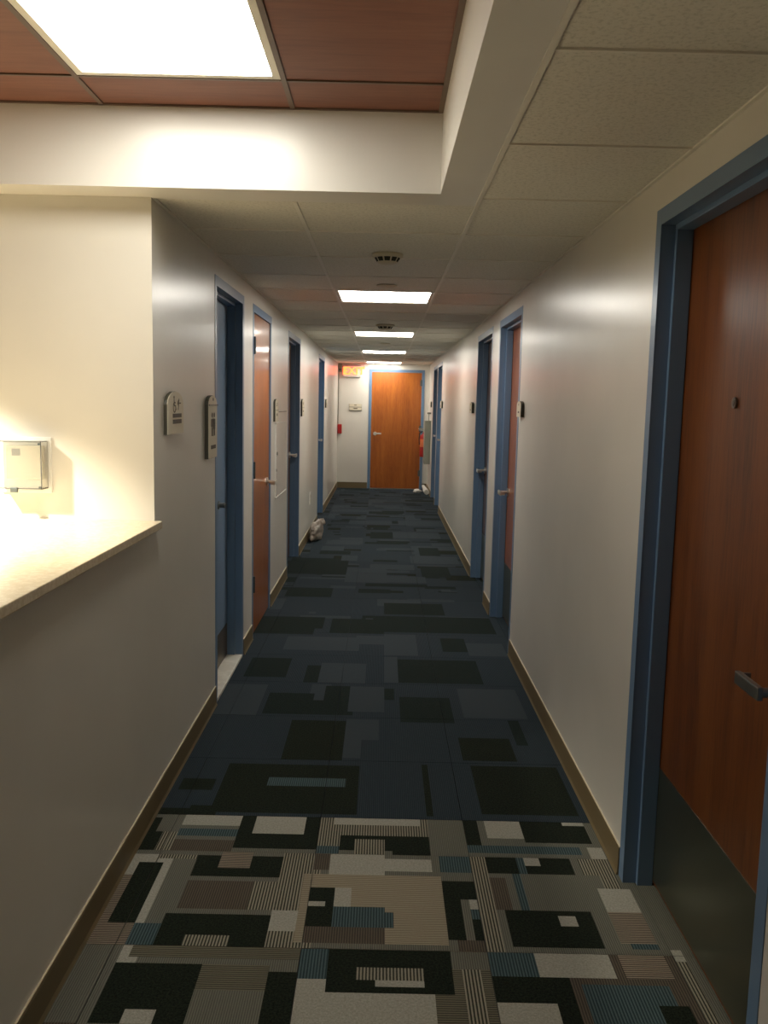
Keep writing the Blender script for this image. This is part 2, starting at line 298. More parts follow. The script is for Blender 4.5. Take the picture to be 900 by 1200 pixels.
struct(box('wall_reception', M['wall'], FARX-.1, FARX, BACK, K+TH, 0, TRAYZ+.05), 'plain far side wall of the reception room', 'wall')
# baseboards: olive vinyl with a lighter top lip, cut at every door
def baseboard(name, s, W, y0, y1, doors, label):
    bm = bmesh.new(); cur = y0
    segs = []
    for _, a, b in doors: segs.append((cur, a)); cur = b
    segs.append((cur, y1))
    for a, b in segs:
        if b-a < .02: continue
        f = lambda u, v, t: (s*(W-u), a+(b-a)*t, v)
        prism(bm, [(0,0),(.012,0),(.007,.012),(.006,BH-.006),(.003,BH),(0,BH)], f)
    o = struct(obj(name, bm, M['base']), label, 'baseboard'); bm = bmesh.new()
    for a, b in segs:
        if b-a > .02: bx(bm, s*(W-.0045), s*W, a, b, BH+.0002, BH+.0025)
    obj('lip_strip', bm, M['lip'], o); return o
baseboard('baseboard_right', 1, R, BACK, E, DOORS_R, 'olive brown vinyl baseboard along the right corridor wall')
baseboard('baseboard_left', -1, -L, BACK, E, DOORS_L, 'olive brown vinyl baseboard along the left wall and counter wall')
bm = bmesh.new(); bx(bm, L+.012, -.275, E-.007, E, 0, BH+.012); bx(bm, .745, R-.012, E-.007, E, 0, BH+.012)
struct(obj('baseboard_end', bm, M['base']), 'olive brown vinyl baseboard at the foot of the end wall', 'baseboard')

# ------------------------------------------------------------------ ceiling of the corridor: slab, tiles, bars
ceil = box('ceiling', M['white'], L-TH, R+TH, 3.138, E, C+.03, C+.10)
struct(ceil, 'low corridor ceiling of off-white acoustic tiles in a thin grid', 'ceiling')
ceil_side = box('ceiling_side', M['white'], TR, R+TH, BACK, 3.137, C+.03, TRAYZ+.09)
struct(ceil_side, 'strip of off-white ceiling tiles between the wood tray and right wall', 'ceiling')
def bar(x0, x1, y0, y1, z, parent, m, dz=.004):
    box('grid_bar', m, x0, x1, y0, y1, z-.0035, z+dz, parent)
cols = [(L, TL), (TL, TR), (TR, R)]; BW = .0075
rows = []; k = -6
while GY+GM*k < E:
    a, b = GY+GM*k, GY+GM*(k+1); rows.append((k, a, min(b, E))); k += 1
LIGHT_K = {6, 11, 16, 21}
shared = {}
def ctile(x0, x1, y0, y1, z, m, parent, nm='ceiling_tile'):
    key = (round(x1-x0, 3), round(y1-y0, 3), m.name)
    loc = Vector(((x0+x1)/2, (y0+y1)/2, z))
    q = parent; pl = Vector((0,0,0))
    while q: pl += q.location; q = q.parent
    if key not in shared:
        w_, h_ = (x1-x0)/2-.001, (y1-y0)/2-.001; bm = bmesh.new()
        f = lambda u, v, t: (u*(w_-.003*t), v*(h_-.003*t), .016-.0145*t)
        prism(bm, [(-1,-1),(1,-1),(1,1),(-1,1)], f)
        me = bpy.data.meshes.new(nm); bm.to_mesh(me); bm.free(); me.materials.append(m); shared[key] = me
    o = bpy.data.objects.new(nm, shared[key]); COL.objects.link(o); o.parent = parent; o.location = loc-pl
for k, a, b in rows:
    for ci, (x0, x1) in enumerate(cols):
        if ci == 1 and k in LIGHT_K: continue
        if b > K+.1:
            a2 = max(a, K+.02 if ci < 2 else a); ctile(x0, x1, a2, b, C, M['tile'], ceil)
        elif ci == 2 and b > BACK+.1: ctile(x0+.002, x1, max(a, BACK), b, C, M['tile'], ceil_side)
for x in (TL, TR): bar(x-BW, x+BW, K+.02, E, C, ceil, M['bar'])
bar(TR-BW, TR+BW, BACK, K+.02, C, ceil_side, M['bar'], .02)
for k, a, b in rows:
    if a > K+.1: 
        for x0, x1 in cols: bar(x0+(BW if x0 > L else 0), x1-(BW if x1 < R else 0), a-.004, a+.004, C, ceil, M['bar'])
    elif a > BACK: bar(TR+BW, R, a-.004, a+.004, C, ceil_side, M['bar'])
bar(L, L+.012, K+.02, E, C, ceil, M['bar']); bar(R-.012, R, K+.02, E, C, ceil, M['bar']); bar(R-.012, R, BACK, K+.02, C, ceil_side, M['bar'])
bar(L+.012, R-.012, E-.012, E, C, ceil, M['bar'])

# ------------------------------------------------------------------ raised tray: drywall soffit, wood tiles, bronze bars
TY, TX1, TX0 = 3.075, .178, -3.3
bm = bmesh.new()
bx(bm, TX0, TR-BW, TY, K+.02, C-.002, TRAYZ+.1)              # cross beam over the corridor mouth
bx(bm, TX1, TR-BW, BACK, TY, C-.002, TRAYZ+.1)               # side beam
bx(bm, FARX, TX0, BACK, TY, C-.002, TRAYZ+.1)
struct(obj('trim_1', bm, M['white']), 'smooth white drywall soffit stepping down around the wood ceiling', 'soffit')
tray = box('ceiling_tray', M['bronze'], TX0, TX1, BACK, TY, TRAYZ+.03, TRAYZ+.1)
struct(tray, 'raised tray ceiling of reddish brown wood panels in bronze grid', 'ceiling')
gx = [TX1]; x = -.325
while x > TX0: gx.append(x); x -= .6365
gx.append(TX0); gx = sorted(gx)
gy = [TY]; y = 2.815
while y > BACK: gy.append(y); y -= .64
gy.append(BACK); gy = sorted(gy)
LX = (-.9615, -.325); LY = (2.175, 2.815)
for a, b in zip(gx, gx[1:]):
    for c, d in zip(gy, gy[1:]):
        if abs(b-LX[1]) < .01 and abs(d-LY[1]) < .01: continue
        ctile(a, b, c, d, TRAYZ, M['wood_ceiling'], tray, 'wood_panel')
for x in gx[1:-1]: bar(x-.008, x+.008, BACK, TY, TRAYZ, tray, M['bronze'])
bar(TX1-.016, TX1, BACK, TY, TRAYZ, tray, M['bronze']); bar(TX0, TX1-.016, TY-.012, TY, TRAYZ, tray, M['bronze'])
for y in gy[1:-1]:
    for a, b in zip(gx, gx[1:]): bar(a+.008, b-.008, y-.005, y+.005, TRAYZ, tray, M['bronze'])

# ------------------------------------------------------------------ ceiling lights
def troffer(name, x0, x1, y0, y1, z, lens, frame, label, rim=.024, group=None):
    o = empty(name, ((x0+x1)/2, (y0+y1)/2, z))
    bm = bmesh.new()
    a, b, c, d = x0+.008, x1-.008, y0+.006, y1-.006
    bx(bm, a, a+rim, c, d, z-.001, z+.02, .002); bx(bm, b-rim, b, c, d, z-.001, z+.02, .002)
    bx(bm, a+rim, b-rim, c, c+rim, z-.001, z+.02, .002); bx(bm, a+rim, b-rim, d-rim, d, z-.001, z+.02, .002)
    obj('light_frame', bm, frame, o)
    box('light_lens', lens, a+rim*.8, b-rim*.8, c+rim*.8, d-rim*.8, z+.005, z+.012, o)
    box('light_housing', M['plastic'], a+rim*.4, b-rim*.4, c+rim*.4, d-rim*.4, z+.0205, z+.029, o)
    return tag(o, label, 'light', group)
troffer('ceiling_light', LX[0], LX[1], LY[0], LY[1], TRAYZ, M['lens'], M['bar'], 'large glaring square light panel set in the brown wood ceiling')
names = ['nearest square light panel in the corridor ceiling, largest of the four', 'second square light panel along the corridor ceiling',
         'third square light panel along the corridor ceiling', 'farthest square light panel, close above the end door']
for i, k in enumerate(sorted(LIGHT_K)):
    troffer('ceiling_light', TL, TR, GY+GM*k, GY+GM*(k+1), C, M['lens2'], M['bar'], names[i], .02, 'square light panels in the corridor ceiling')

# ------------------------------------------------------------------ ceiling devices
def detector(x, y, r, label, slots=True):
    o = empty('smoke_detector', (x, y, C))
    bm = bmesh.new(); lathe(bm, [(r,0),(r,-.012),(r*.93,-.016),(r*.80,-.018),(r*.62,-.040),(r*.45,-.046),(.004,-.047)], (x, y, C), 40)
    obj('detector_body', bm, M['cream'], o, smooth=True)
    if slots:
        bm = bmesh.new()
        for i in range(10):
            a0 = 2*math.pi*i/10+.06; a1 = a0+2*math.pi/10-.14
            pts = [(a0+(a1-a0)*j/4) for j in range(5)]
            for p, q in zip(pts, pts[1:]):
                vv = [bm.verts.new((x+rr*math.cos(t), y+rr*math.sin(t), C+z)) for rr, z, t in ((r*.82,-.019,p),(r*.82,-.019,q),(r*.66,-.0368,q),(r*.66,-.0368,p))]
                bm.faces.new(vv)
        obj('detector_slots', bm, M['slot'], o)
    return tag(o, label, 'detector')
detector(.003, 4.32, .075, 'round smoke detector with dark slots on the ceiling nearest the camera')
detector(0, 8.14, .085, 'grey round smoke detector between the first two corridor light panels')
for y, lab in ((5.42, 'flat round cover plate just before the nearest corridor light panel'), (10.6, 'flat round cover plate between second and third light panels'),
               (14.75, 'flat round cover plate just before the farthest light panel')):
    bm = bmesh.new(); lathe(bm, [(.062,0),(.062,-.005),(.055,-.009),(.003,-.010)], (.003, y, C-.002), 32)
    tag(obj('sprinkler_cover', bm, M['cream'], loc=(.003, y, C)), lab, 'sprinkler')

# ------------------------------------------------------------------ doors
def lever(parent, s, W, d, y, z, dirn, m=None, length=.115, out=.072):
    """lever handle on a leaf face at depth d behind the wall plane W; the bar runs along dirn*y"""
    X = lambda q: s*(W+q); bm = bmesh.new()
    cyl(bm, (X(d), y, z), (X(d-.010), y, z), .031, seg=28); cyl(bm, (X(d-.010), y, z), (X(d-out), y, z), .0115)
    a, b = sorted((y-dirn*.014, y+dirn*length)); bx(bm, X(d-out-.007), X(d-out+.007), a, b, z-.016, z+.016, .004)
    bx(bm, X(d-out+.007), X(d-out+.030), y+dirn*(length-.010), y+dirn*length, z-.012, z+.012, .003)
    return obj('lever_handle', bm, m or M['nickel'], parent, (X(d), y, z))
def door_frame(s, W, y0, y1, parent, d=.09, flush=False, head=FT):
    X = lambda q: s*(W+q); bm = bmesh.new(); b = .0008
    bx(bm, X(-.002), X(0), y0, y0+FW, 0, head, b); bx(bm, X(-.002), X(0), y1-FW, y1, 0, head, b)
    bx(bm, X(-.002), X(0), y0+FW, y1-FW, head-FW, head, b)
    # jamb returns lining the opening
    bx(bm, X(-.0015), X(TH+.01), y0+.0205, y0+FW-.001, 0, head-FW); bx(bm, X(-.0015), X(TH+.01), y1-FW+.001, y1-.0205, 0, head-FW)
    bx(bm, X(-.0015), X(TH+.01), y0+.0205, y1-.0205, head-FW+.001, head-.0205)
    if flush: s0, s1 = .045, .09
    else: s0, s1 = .042, d-.002
    bx(bm, X(s0), X(s1), y0+FW-.001, y0+FW+.016, 0, head-FW, .002); bx(bm, X(s0), X(s1), y1-FW-.016, y1-FW+.001, 0, head-FW, .002)
    bx(bm, X(s0), X(s1), y0+FW+.016, y1-FW-.016, head-FW-.016, head-FW+.001, .002)
    return obj('door_frame', bm, M['blue'], parent)
def hinge(parent, s, W, d, y, z, m):
    X = lambda q: s*(W+q); bm = bmesh.new()
    cyl(bm, (X(d-.012), y, z-.055), (X(d-.012), y, z+.055), .0075, seg=14)
    bx(bm, X(d-.003), X(d-.0005), y-.002, y+.03, z-.055, z+.055)
    for q in (-.022, 0, .022): cyl(bm, (X(d-.012), y, z+q-.001), (X(d-.012), y, z+q+.001), .009, seg=14)
    return obj('hinge', bm, m, parent)
def make_door(n, s, W, y0, y1, leafm, label, d=.09, flush=False, kick=None, kh=.41, lz=1.0, knob=False, lab_leaf=None):
    X = lambda q: s*(W+q)
    o = empty('door_%d' % n, (X(0), (y0+y1)/2, 0)); struct(o, label, 'door')
    door_frame(s, W, y0, y1, o, d, flush)
    g = .003; a, b = y0+FW+g, y1-FW-g
    leaf = box('door_leaf', leafm, X(d), X(d+.044), a, b, .012, FT-FW-g, o, .0015, loc=(X(d), (a+b)/2, .012))
    if kick: box('kick_plate', kick, X(d-.0015), X(d), a+.012, b-.012, .022, kh, leaf)
    if not knob: lever(leaf, s, W, d, b-.07, lz, -1)
    return o, leaf
R_, L_ = R, -L
# R1: the near door on the right
d1, leaf = make_door(1, 1, R_, 1.742, 2.81, M['wood_dark'], 'large dark red-brown wood door nearest the camera on the right, blue frame', d=.095, kick=M['kick'], kh=.412, knob=True)
lever(leaf, 1, R_, .095, 1.880, .957, 1, M['steel'], out=.088)
bm = bmesh.new(); cyl(bm, (R+.095, 2.338, 1.597), (R+.089, 2.338, 1.597), .015, seg=24); cyl(bm, (R+.089, 2.338, 1.597), (R+.0875, 2.338, 1.597), .008, seg=20)
obj('door_viewer', bm, M['steel'], leaf)
make_door(2, 1, R_, 5.444, 6.492, M['wood'], 'reddish wood door with dark kick plate in the stepped blue frame, second on the right', kick=M['kick'], kh=.42, lz=.95)
make_door(3, 1, R_, 6.894, 7.99, M['wood_brown'], 'brown wood door deep in a blue frame, third from the camera on the right', kick=M['kick'], kh=.42, lz=.995)
make_door(4, 1, R_, 12.74, 13.74, M['wood_brown'], 'shaded far door on the right, nearer of the two close together', lz=1.03)
make_door(5, 1, R_, 13.86, 14.90, M['wood_brown'], 'shaded farthest door on the right wall, beside the grey metal box', lz=1.05)
d6, leaf = make_door(6, -1, L_, 4.402, 5.309, M['blueleaf'], 'pale blue restroom door with a marble threshold, nearest on the left', kick=M['kick_brown'], kh=.22, knob=True)
bm = bmesh.new(); cyl(bm, (L-.09, 4.97, .976), (L-.083, 4.97, .976), .024, seg=24); cyl(bm, (L-.083, 4.97, .976), (L-.052, 4.97, .976), .013, .016, seg=20)
bx(bm, L-.058, L-.05, 4.945, 4.995, .970, .982, .002)
obj('knob', bm, M['steel'], leaf)
d7, leaf = make_door(7, -1, L_, 5.671, 6.601, M['wood'], 'orange wood closet door flush with the left wall, hinges showing', d=.006, flush=True, knob=True)
lever(leaf, -1, L_, .006, 6.41, .985, -1)
for z in (1.925, 1.12, .36):
    h = hinge(leaf, -1, L_, .006, 5.671+FW, z, M['darkmetal']); 
make_door(8, -1, L_, 7.75, 8.884, M['wood_brown'], 'dark brown door deep in a blue frame, third on the left', lz=1.04)
make_door(9, -1, L_, 11.384, 12.50, M['blueleaf'], 'farthest door on the left wall, blue-grey in a narrow blue frame', lz=1.04)
# end door: frame on the end wall, leaf facing the camera
o = empty('door_10', (.22, E, 0)); struct(o, 'bright orange wood door closing the far end of the corridor', 'door')
bm = bmesh.new(); ex0, ex1 = -.272, .742
bx(bm, ex0, ex0+.05, E-.016, E, 0, FT, .003); bx(bm, ex1-.05, ex1, E-.016, E, 0, FT, .003); bx(bm, ex0+.05, ex1-.05, E-.016, E, FT-.05, FT, .003)
obj('door_frame', bm, M['blue'], o)
leaf = box('door_leaf', M['wood'], ex0+.053, ex1-.053, E-.012, E-.0005, .012, FT-.053, o, .0015, loc=(.235, E, .012))
bm = bmesh.new(); cyl(bm, (-.145, E-.012, 1.015), (-.145, E-.022, 1.015), .034, seg=28); cyl(bm, (-.145, E-.022, 1.015), (-.145, E-.065, 1.015), .013)
bx(bm, -.158, -.03, E-.072, E-.056, 1.003, 1.029, .004); obj('lever_handle', bm, M['nickel'], leaf)
for z in (1.95, 1.12, .3):
    bm = bmesh.new(); cyl(bm, (.692, E-.022, z-.055), (.692, E-.022, z+.055), .008, seg=12); bx(bm, .66, .692, E-.0135, E-.012, z-.055, z+.055); obj('hinge', bm, M['darkmetal'], leaf)
# marble threshold of the restroom door
tag(box('threshold', M['marble'], L-.105, L+.004, 4.402+FW+.001, 5.309-FW-.001, .0005, .020, bev=.004), 'white marble threshold strip under the blue restroom door', 'threshold')

# ------------------------------------------------------------------ counter and what is on the reception wall
bm = bmesh.new(); bx(bm, -1.80, L+.030, BACK+.002, K-.001, 1.0955, 1.1235, .003)
tag(obj('countertop', bm, M['counter']), 'beige speckled stone countertop on the left half wall, brightly lit', 'countertop')
# thermostat inside a clear guard
gx0, gx1, gz0, gz1, gd = -1.39, -1.225, 1.238, 1.412, .072
o = empty('thermostat', ((gx0+gx1)/2, K, gz0)); tag(o, 'cream thermostat inside a clear plastic lock box on the bright wall', 'thermostat')
box('guard_base', M['plastic'], gx0-.012, gx1+.012, K-.010, K-.0005, gz0-.018, gz1+.012, o, .003)
bm = bmesh.new(); t = .004
bx(bm, gx0, gx0+t, K-gd, K-.010, gz0, gz1); bx(bm, gx1-t, gx1, K-gd, K-.010, gz0, gz1)
bx(bm, gx0+t, gx1-t, K-gd, K-.010, gz1-t, gz1); bx(bm, gx0+t, gx1-t, K-gd, K-.010, gz0, gz0+t); bx(bm, gx0+t, gx1-t, K-gd, K-gd+t, gz0+t, gz1-t)
gc = obj('clear_cover', bm, M['clear'], o); gc['label'] = 'clear plastic cover'
bm = bmesh.new(); bx(bm, gx0+.022, gx1-.012, K-.038, K-.0105, gz0+.032, gz1-.018, .006); th = obj('thermostat_body', bm, M['cream'], o)
box('display', M['greydev'], gx0+.045, gx0+.075, K-.0395, K-.038, gz1-.055, gz1-.030, th)
bm = bmesh.new(); bx(bm, gx0+.052, gx0+.078, K-gd-.008, K-gd+.001, gz0-.012, gz0+.006, .002); obj('lock', bm, M['darkmetal'], o)
for px_, pz_ in ((gx0+.008, gz1-.010), (gx0+.008, gz0+.008), (gx1-.008, gz1-.01), (gx1-.008, gz0+.008)):
    bm = bmesh.new(); cyl(bm, (px_, K-gd+.001, pz_), (px_, K-gd-.003, pz_), .004, seg=12); obj('screw', bm, M['darkmetal'], o)

# ------------------------------------------------------------------ signs
def arch(y0, y1, z0, z1, rise):
    n = 10; c = (y0+y1)/2; h = (y1-y0)/2
    return [(y0, z0), (y1, z0)] + [(c+h*math.cos(math.pi*i/n), z1-rise+rise*math.sin(math.pi*i/n)) for i in range(n+1)]
def wall_sign(s, W, pts, label, group=None, th=.012, m=None):
    yc = sum(p[0] for p in pts)/len(pts); zc = min(p[1] for p in pts)
    o = empty('wall_sign', (s*W, yc, zc)); tag(o, label, 'sign', group)
    bm = bmesh.new(); f = lambda u, v, t: (s*(W-.0005-t*(th-.003)), u, v); prism(bm, pts, f); obj('sign_back', bm, M['signedge'], o)
    cyy = (min(p[0] for p in pts)+max(p[0] for p in pts))/2; czz = (min(p[1] for p in pts)+max(p[1] for p in pts))/2
    bm = bmesh.new(); f = lambda u, v, t: (s*(W-th+.003-t*.003), cyy+(u-cyy)*.99, czz+(v-czz)*.99); prism(bm, pts, f)
    face = obj('sign_face', bm, m or M['sign'], o)
    return o, face
def ink(parent, s, x, shapes, nm='lettering'):
    bm = bmesh.new()
    for q in shapes:
        if q[0] == 'r': _, a, b, c, d = q; bx(bm, s*x, s*(x-.0012), a, b, c, d)
        elif q[0] == 'c':
            _, yy, zz, r_ = q; cyl(bm, (s*x, yy, zz), (s*(x-.0012), yy, zz), r_, seg=18)
        elif q[0] == 'l':
            _, a, c, b, d, w_ = q; dv = Vector((b-a, d-c)); n = Vector((-dv.y, dv.x)).normalized()*w_/2
            pts = [(a+n.x, c+n.y), (b+n.x, d+n.y), (b-n.x, d-n.y), (a-n.x, c-n.y)]
            prism(bm, pts, lambda u, v, t: (s*(x-t*.0012), u, v))
        elif q[0] == 'o':
            _, yy, zz, r_, w_, a0, a1 = q; n = 18
            for i in range(n):
                t0 = a0+(a1-a0)*i/n; t1 = a0+(a1-a0)*(i+1)/n
                pts = [(yy+rr*math.cos(t), zz+rr*math.sin(t)) for rr, t in ((r_,t0),(r_,t1),(r_-w_,t1),(r_-w_,t0))]
                prism(bm, pts, lambda u, v, t: (s*(x-t*.0012), u, v))
    q = obj(nm, bm, M['signink'], parent); q['kind'] = 'stuff'; return q
# sign 1: access symbol with arrow, two dark word bars
o, face = wall_sign(-1, L_, arch(3.372, 3.640, 1.435, 1.603, .05), 'pale rounded sign with wheelchair symbol and two dark bars, by the counter corner', th=.016)
xs = L_-.016
ink(face, -1, xs, [('c', 3.475, 1.580, .006), ('l', 3.475, 1.573, 3.478, 1.548, .007), ('l', 3.478, 1.560, 3.497, 1.558, .005), ('l', 3.478, 1.548, 3.500, 1.546, .006), ('l', 3.500, 1.546, 3.508, 1.530, .006),
                   ('o', 3.482, 1.541, .022, .005, math.radians(120), math.radians(380)),
                   ('l', 3.535, 1.557, 3.590, 1.557, .005), ('l', 3.535, 1.557, 3.550, 1.568, .005), ('l', 3.535, 1.557, 3.550, 1.546, .005), ('l', 3.56, 1.575, 3.545, 1.53, .005),
                   ('r', 3.455, 3.600, 1.500, 1.516), ('r', 3.455, 3.600, 1.476, 1.493)])
# sign 2: tall restroom sign with two figures
o, face = wall_sign(-1, L_, arch(4.145, 4.352, 1.293, 1.594, .045), 'tall pale restroom sign with two standing figures, beside the blue door', th=.020)
xs = L_-.020
def person_icon(y, z, skirt):
    sh = [('c', y, z+.1, .012), ('l', y, z+.083, y, z+.045, .026), ('l', y-.008, z+.045, y-.008, z, .009), ('l', y+.008, z+.045, y+.008, z, .009), ('l', y-.018, z+.08, y-.020, z+.045, .007), ('l', y+.018, z+.08, y+.020, z+.045, .007)]
    if skirt: sh += [('l', y, z+.058, y, z+.032, .040)]
    return sh
ink(face, -1, xs, person_icon(4.225, 1.400, False)+person_icon(4.280, 1.400, True)+[('l', 4.252, 1.398, 4.252, 1.510, .003), ('r', 4.200, 4.315, 1.338, 1.356), ('c', 4.255, 1.575, .008)])
box('header_rail', M['clear'], L+.0215, L+.026, 4.140, 4.358, 1.5455, 1.5505, o)
# door number signs
def number_sign(s, W, y0, y1, z0, z1, label, th, two=True):
    o, face = wall_sign(s, W, arch(y0, y1, z0, z1, min(.03, (z1-z0)*.25)), label, 'small door number signs', th=th)
    w_ = y1-y0; h_ = z1-z0; yc = (y0+y1)/2; x = W-th
    sh = [('c', yc, z0+h_*.78, h_*.06), ('r', yc-w_*.13, yc+w_*.13, z0+h_*.25, z0+h_*.36)]
    if two: sh += [('l', y0+.004, z0+h_*.50, y1-.004, z0+h_*.50, .0035), ('r', yc-w_*.2, yc-w_*.02, z0+h_*.68, z0+h_*.72)]
    ink(face, s, x, sh); return o
number_sign(-1, L_, 6.735, 6.925, 1.415, 1.588, 'pale two-part door sign between the orange closet door and third left door', .018)
number_sign(-1, L_, 8.965, 9.165, 1.422, 1.596, 'pale two-part door sign just past the third left door', .018)
number_sign(-1, L_, 12.68, 12.84, 1.490, 1.610, 'small dark-edged door sign past the last left door', .022)
number_sign(1, R_, 5.245, 5.400, 1.510, 1.605, 'small black-edged sign beside the second right door, nearest on that wall', .022, False)
number_sign(1, R_, 8.130, 8.330, 1.500, 1.602, 'small black-edged sign just past the third right door', .026, False)
number_sign(1, R_, 12.42, 12.66, 1.520, 1.625, 'small black-edged sign before the two far right doors', .026, False)
number_sign(1, R_, 15.28, 15.42, 1.520, 1.620, 'tiny sign past the farthest right door, above the grey box', .022, False)
# plaque on the end wall
o = empty('wall_plaque', (-.515, E, 1.43)); tag(o, 'cream two-line plaque on the end wall left of the orange door', 'sign')
box('plaque_back', M['signedge'], -.633, -.397, E-.012, E-.0005, 1.424, 1.545, o)
box('plaque_lower', M['sign'], -.627, -.399, E-.018, E-.012, 1.433, 1.486, o); box('plaque_upper', M['sign'], -.627, -.399, E-.018, E-.012, 1.494, 1.548, o)
bm = bmesh.new(); bx(bm, -.545, -.478, E-.0192, E-.018, 1.458, 1.468); bx(bm, -.562, -.47, E-.0192, E-.018, 1.468, 1.474); bx(bm, -.535, -.492, E-.0192, E-.018, 1.520, 1.532)
q = obj('lettering', bm, M['signink'], o); q['kind'] = 'stuff'

# ------------------------------------------------------------------ flush access panel and outlet on the left wall
o = empty('access_panel', (L, 7.23, .81)); tag(o, 'large off-white flush panel on left wall, below the sign after the closet door', 'panel')
box('panel_board', M['wall'], L+.0005, L+.006, 6.868, 7.595, .815, 1.392, o, .001)
bm = bmesh.new()
for a, b, c, d in ((6.86,7.60,.808,.815), (6.86,6.868,.808,1.40), (7.595,7.603,.808,1.40), (6.86,7.60,1.392,1.40)): bx(bm, L+.0005, L+.010, a, b, c, d)
obj('panel_edge', bm, M['plastic'], o)
box('top_rail', M['greydev'], L+.0005, L+.012, 6.94, 7.56, 1.484, 1.490, o)
bm = bmesh.new(); cyl(bm, (L+.006, 6.93, 1.16), (L+.014, 6.93, 1.16), .014, seg=18); obj('panel_lock', bm, M['greydev'], o); bm = bmesh.new(); cyl(bm, (L+.006, 6.90, 1.03), (L+.011, 6.90, 1.03), .011, seg=18); obj('panel_lock', bm, M['greydev'], o)
o = empty('outlet', (L, 10.22, .38)); tag(o, 'white outlet plate low on the left wall above the plastic bag', 'outlet')
box('cover_plate', M['plastic'], L+.0005, L+.007, 10.16, 10.29, .375, .515, o, .002)
bm = bmesh.new(); bx(bm, L+.007, L+.010, 10.195, 10.255, .400, .438, .001); bx(bm, L+.007, L+.010, 10.195, 10.255, .452, .490, .001); obj('socket', bm, M['cream'], o)

# ------------------------------------------------------------------ exit sign
o = empty('exit_sign', (-.58, E, 2.04)); tag(o, 'white lit exit sign with glowing red letters at the corridor end', 'exit sign')
ez0, ez1, ea, eb = 2.034, 2.235, -.735, -.425
box('sign_case', M['plastic'], ea, eb, E-.055, E-.001, ez0, ez1, o, .006)
box('sign_face', M['exitface'], ea+.012, eb-.012, E-.058, E-.055, ez0+.018, ez1-.012, o)
box('case_lid', mat('red_lit_top', (.45,.03,.02), .5), ea-.004, eb+.004, E-.060, E-.001, ez1, ez1+.009, o)
cu = bpy.data.curves.new('exit_text', 'FONT'); cu.body = 'EXIT'; cu.size = .190; cu.extrude = .0015; cu.align_x = 'CENTER'; cu.offset = .004; cu.space_character = 1.02
to = bpy.data.objects.new('exit_text', cu); COL.objects.link(to)
dg = bpy.context.evaluated_depsgraph_get(); me = bpy.data.meshes.new_from_object(to.evaluated_get(dg)); bpy.data.objects.remove(to)
me.transform(Matrix.Translation((-.555, E-.0600, ez0+.045)) @ Matrix.Rotation(math.pi/2, 4, 'X'))
me.materials.clear(); me.materials.append(M['exitglow'])
lt = bpy.data.objects.new('exit_lettering', me); COL.objects.link(lt); lt.parent = o; lt.location = -Vector(o.location)
bm = bmesh.new()
prism(bm, [(-.722,ez0+.105),(-.700,ez0+.155),(-.688,ez0+.155),(-.706,ez0+.105),(-.688,ez0+.055),(-.700,ez0+.055)], lambda u, v, t: (u, E-.0585-.002*t, v))
obj('chevron', bm, M['exitglow'], o)

# ------------------------------------------------------------------ end wall fittings
o = empty('alarm_horn', (-.805, E, 2.11)); tag(o, 'grey alarm horn box high in the left far corner', 'alarm')
bm = bmesh.new(); bx(bm, -.836, -.772, E-.07, E-.001, 2.120, 2.272, .006); hb = obj('horn_body', bm, M['greydev'], o)
bm = bmesh.new(); cyl(bm, (-.802, E-.07, 2.16), (-.802, E-.078, 2.16), .02, .012, seg=18); obj('horn_grille', bm, M['slot'], o)
bm = bmesh.new(); bx(bm, -.834, -.822, E-.014, E-.001, 1.178, 2.118, .002); tag(obj('conduit', bm, M['greydev']), 'thin vertical conduit from the horn down to the red pull box', 'conduit')
bm = bmesh.new()
pts = [Vector((-.772, E-.02, 2.17)), Vector((-.755, E-.02, 2.20)), Vector((-.735, E-.02, 2.19))]
for p, q in zip(pts, pts[1:]): cyl(bm, p, q, .006, seg=10)
tag(obj('cable', bm, M['plastic']), 'short white cable between the alarm horn and the exit sign', 'cable')
o = empty('pull_station', (-.79, E, 1.0)); tag(o, 'red fire alarm pull station in the left far corner', 'alarm')
bm = bmesh.new(); bx(bm, -.833, -.758, E-.052, E-.001, 1.003, 1.172, .006); obj('station_body', bm, M['red'], o)
bm = bmesh.new(); bx(bm, -.822, -.769, E-.062, E-.0525, 1.075, 1.100, .003); bx(bm, -.803, -.788, E-.060, E-.0525, 1.03, 1.0745, .002); obj('pull_bar', bm, M['red'], o)
# grey box on the right wall near the end, thin valve above it
o = empty('wall_box', (R, 15.55, .52)); tag(o, 'tall grey metal box standing out from the right wall near the end', 'metal box')
bm = bmesh.new(); bx(bm, R-.100, R-.0005, 15.42, 15.74, .52, 1.275, .006); bb = obj('box_body', bm, M['greybox'], o)
box('box_lid', M['greybox'], R-.106, R-.0005, 15.412, 15.748, 1.2755, 1.287, o, .002)
box('box_door', M['greybox'], R-.106, R-.1005, 15.44, 15.72, .55, 1.25, o, .002)
o = empty('wall_valve', (R-.03, 15.46, 1.29)); tag(o, 'small grey capped stem above the grey wall box', 'valve')
bm = bmesh.new(); cyl(bm, (R-.035, 15.47, 1.288), (R-.035, 15.47, 1.40), .006, seg=12); obj('stem', bm, M['greydev'], o)
bm = bmesh.new(); bx(bm, R-.065, R-.0005, 15.45, 15.49, 1.40, 1.43, .004); obj('cap', bm, M['greydev'], o)
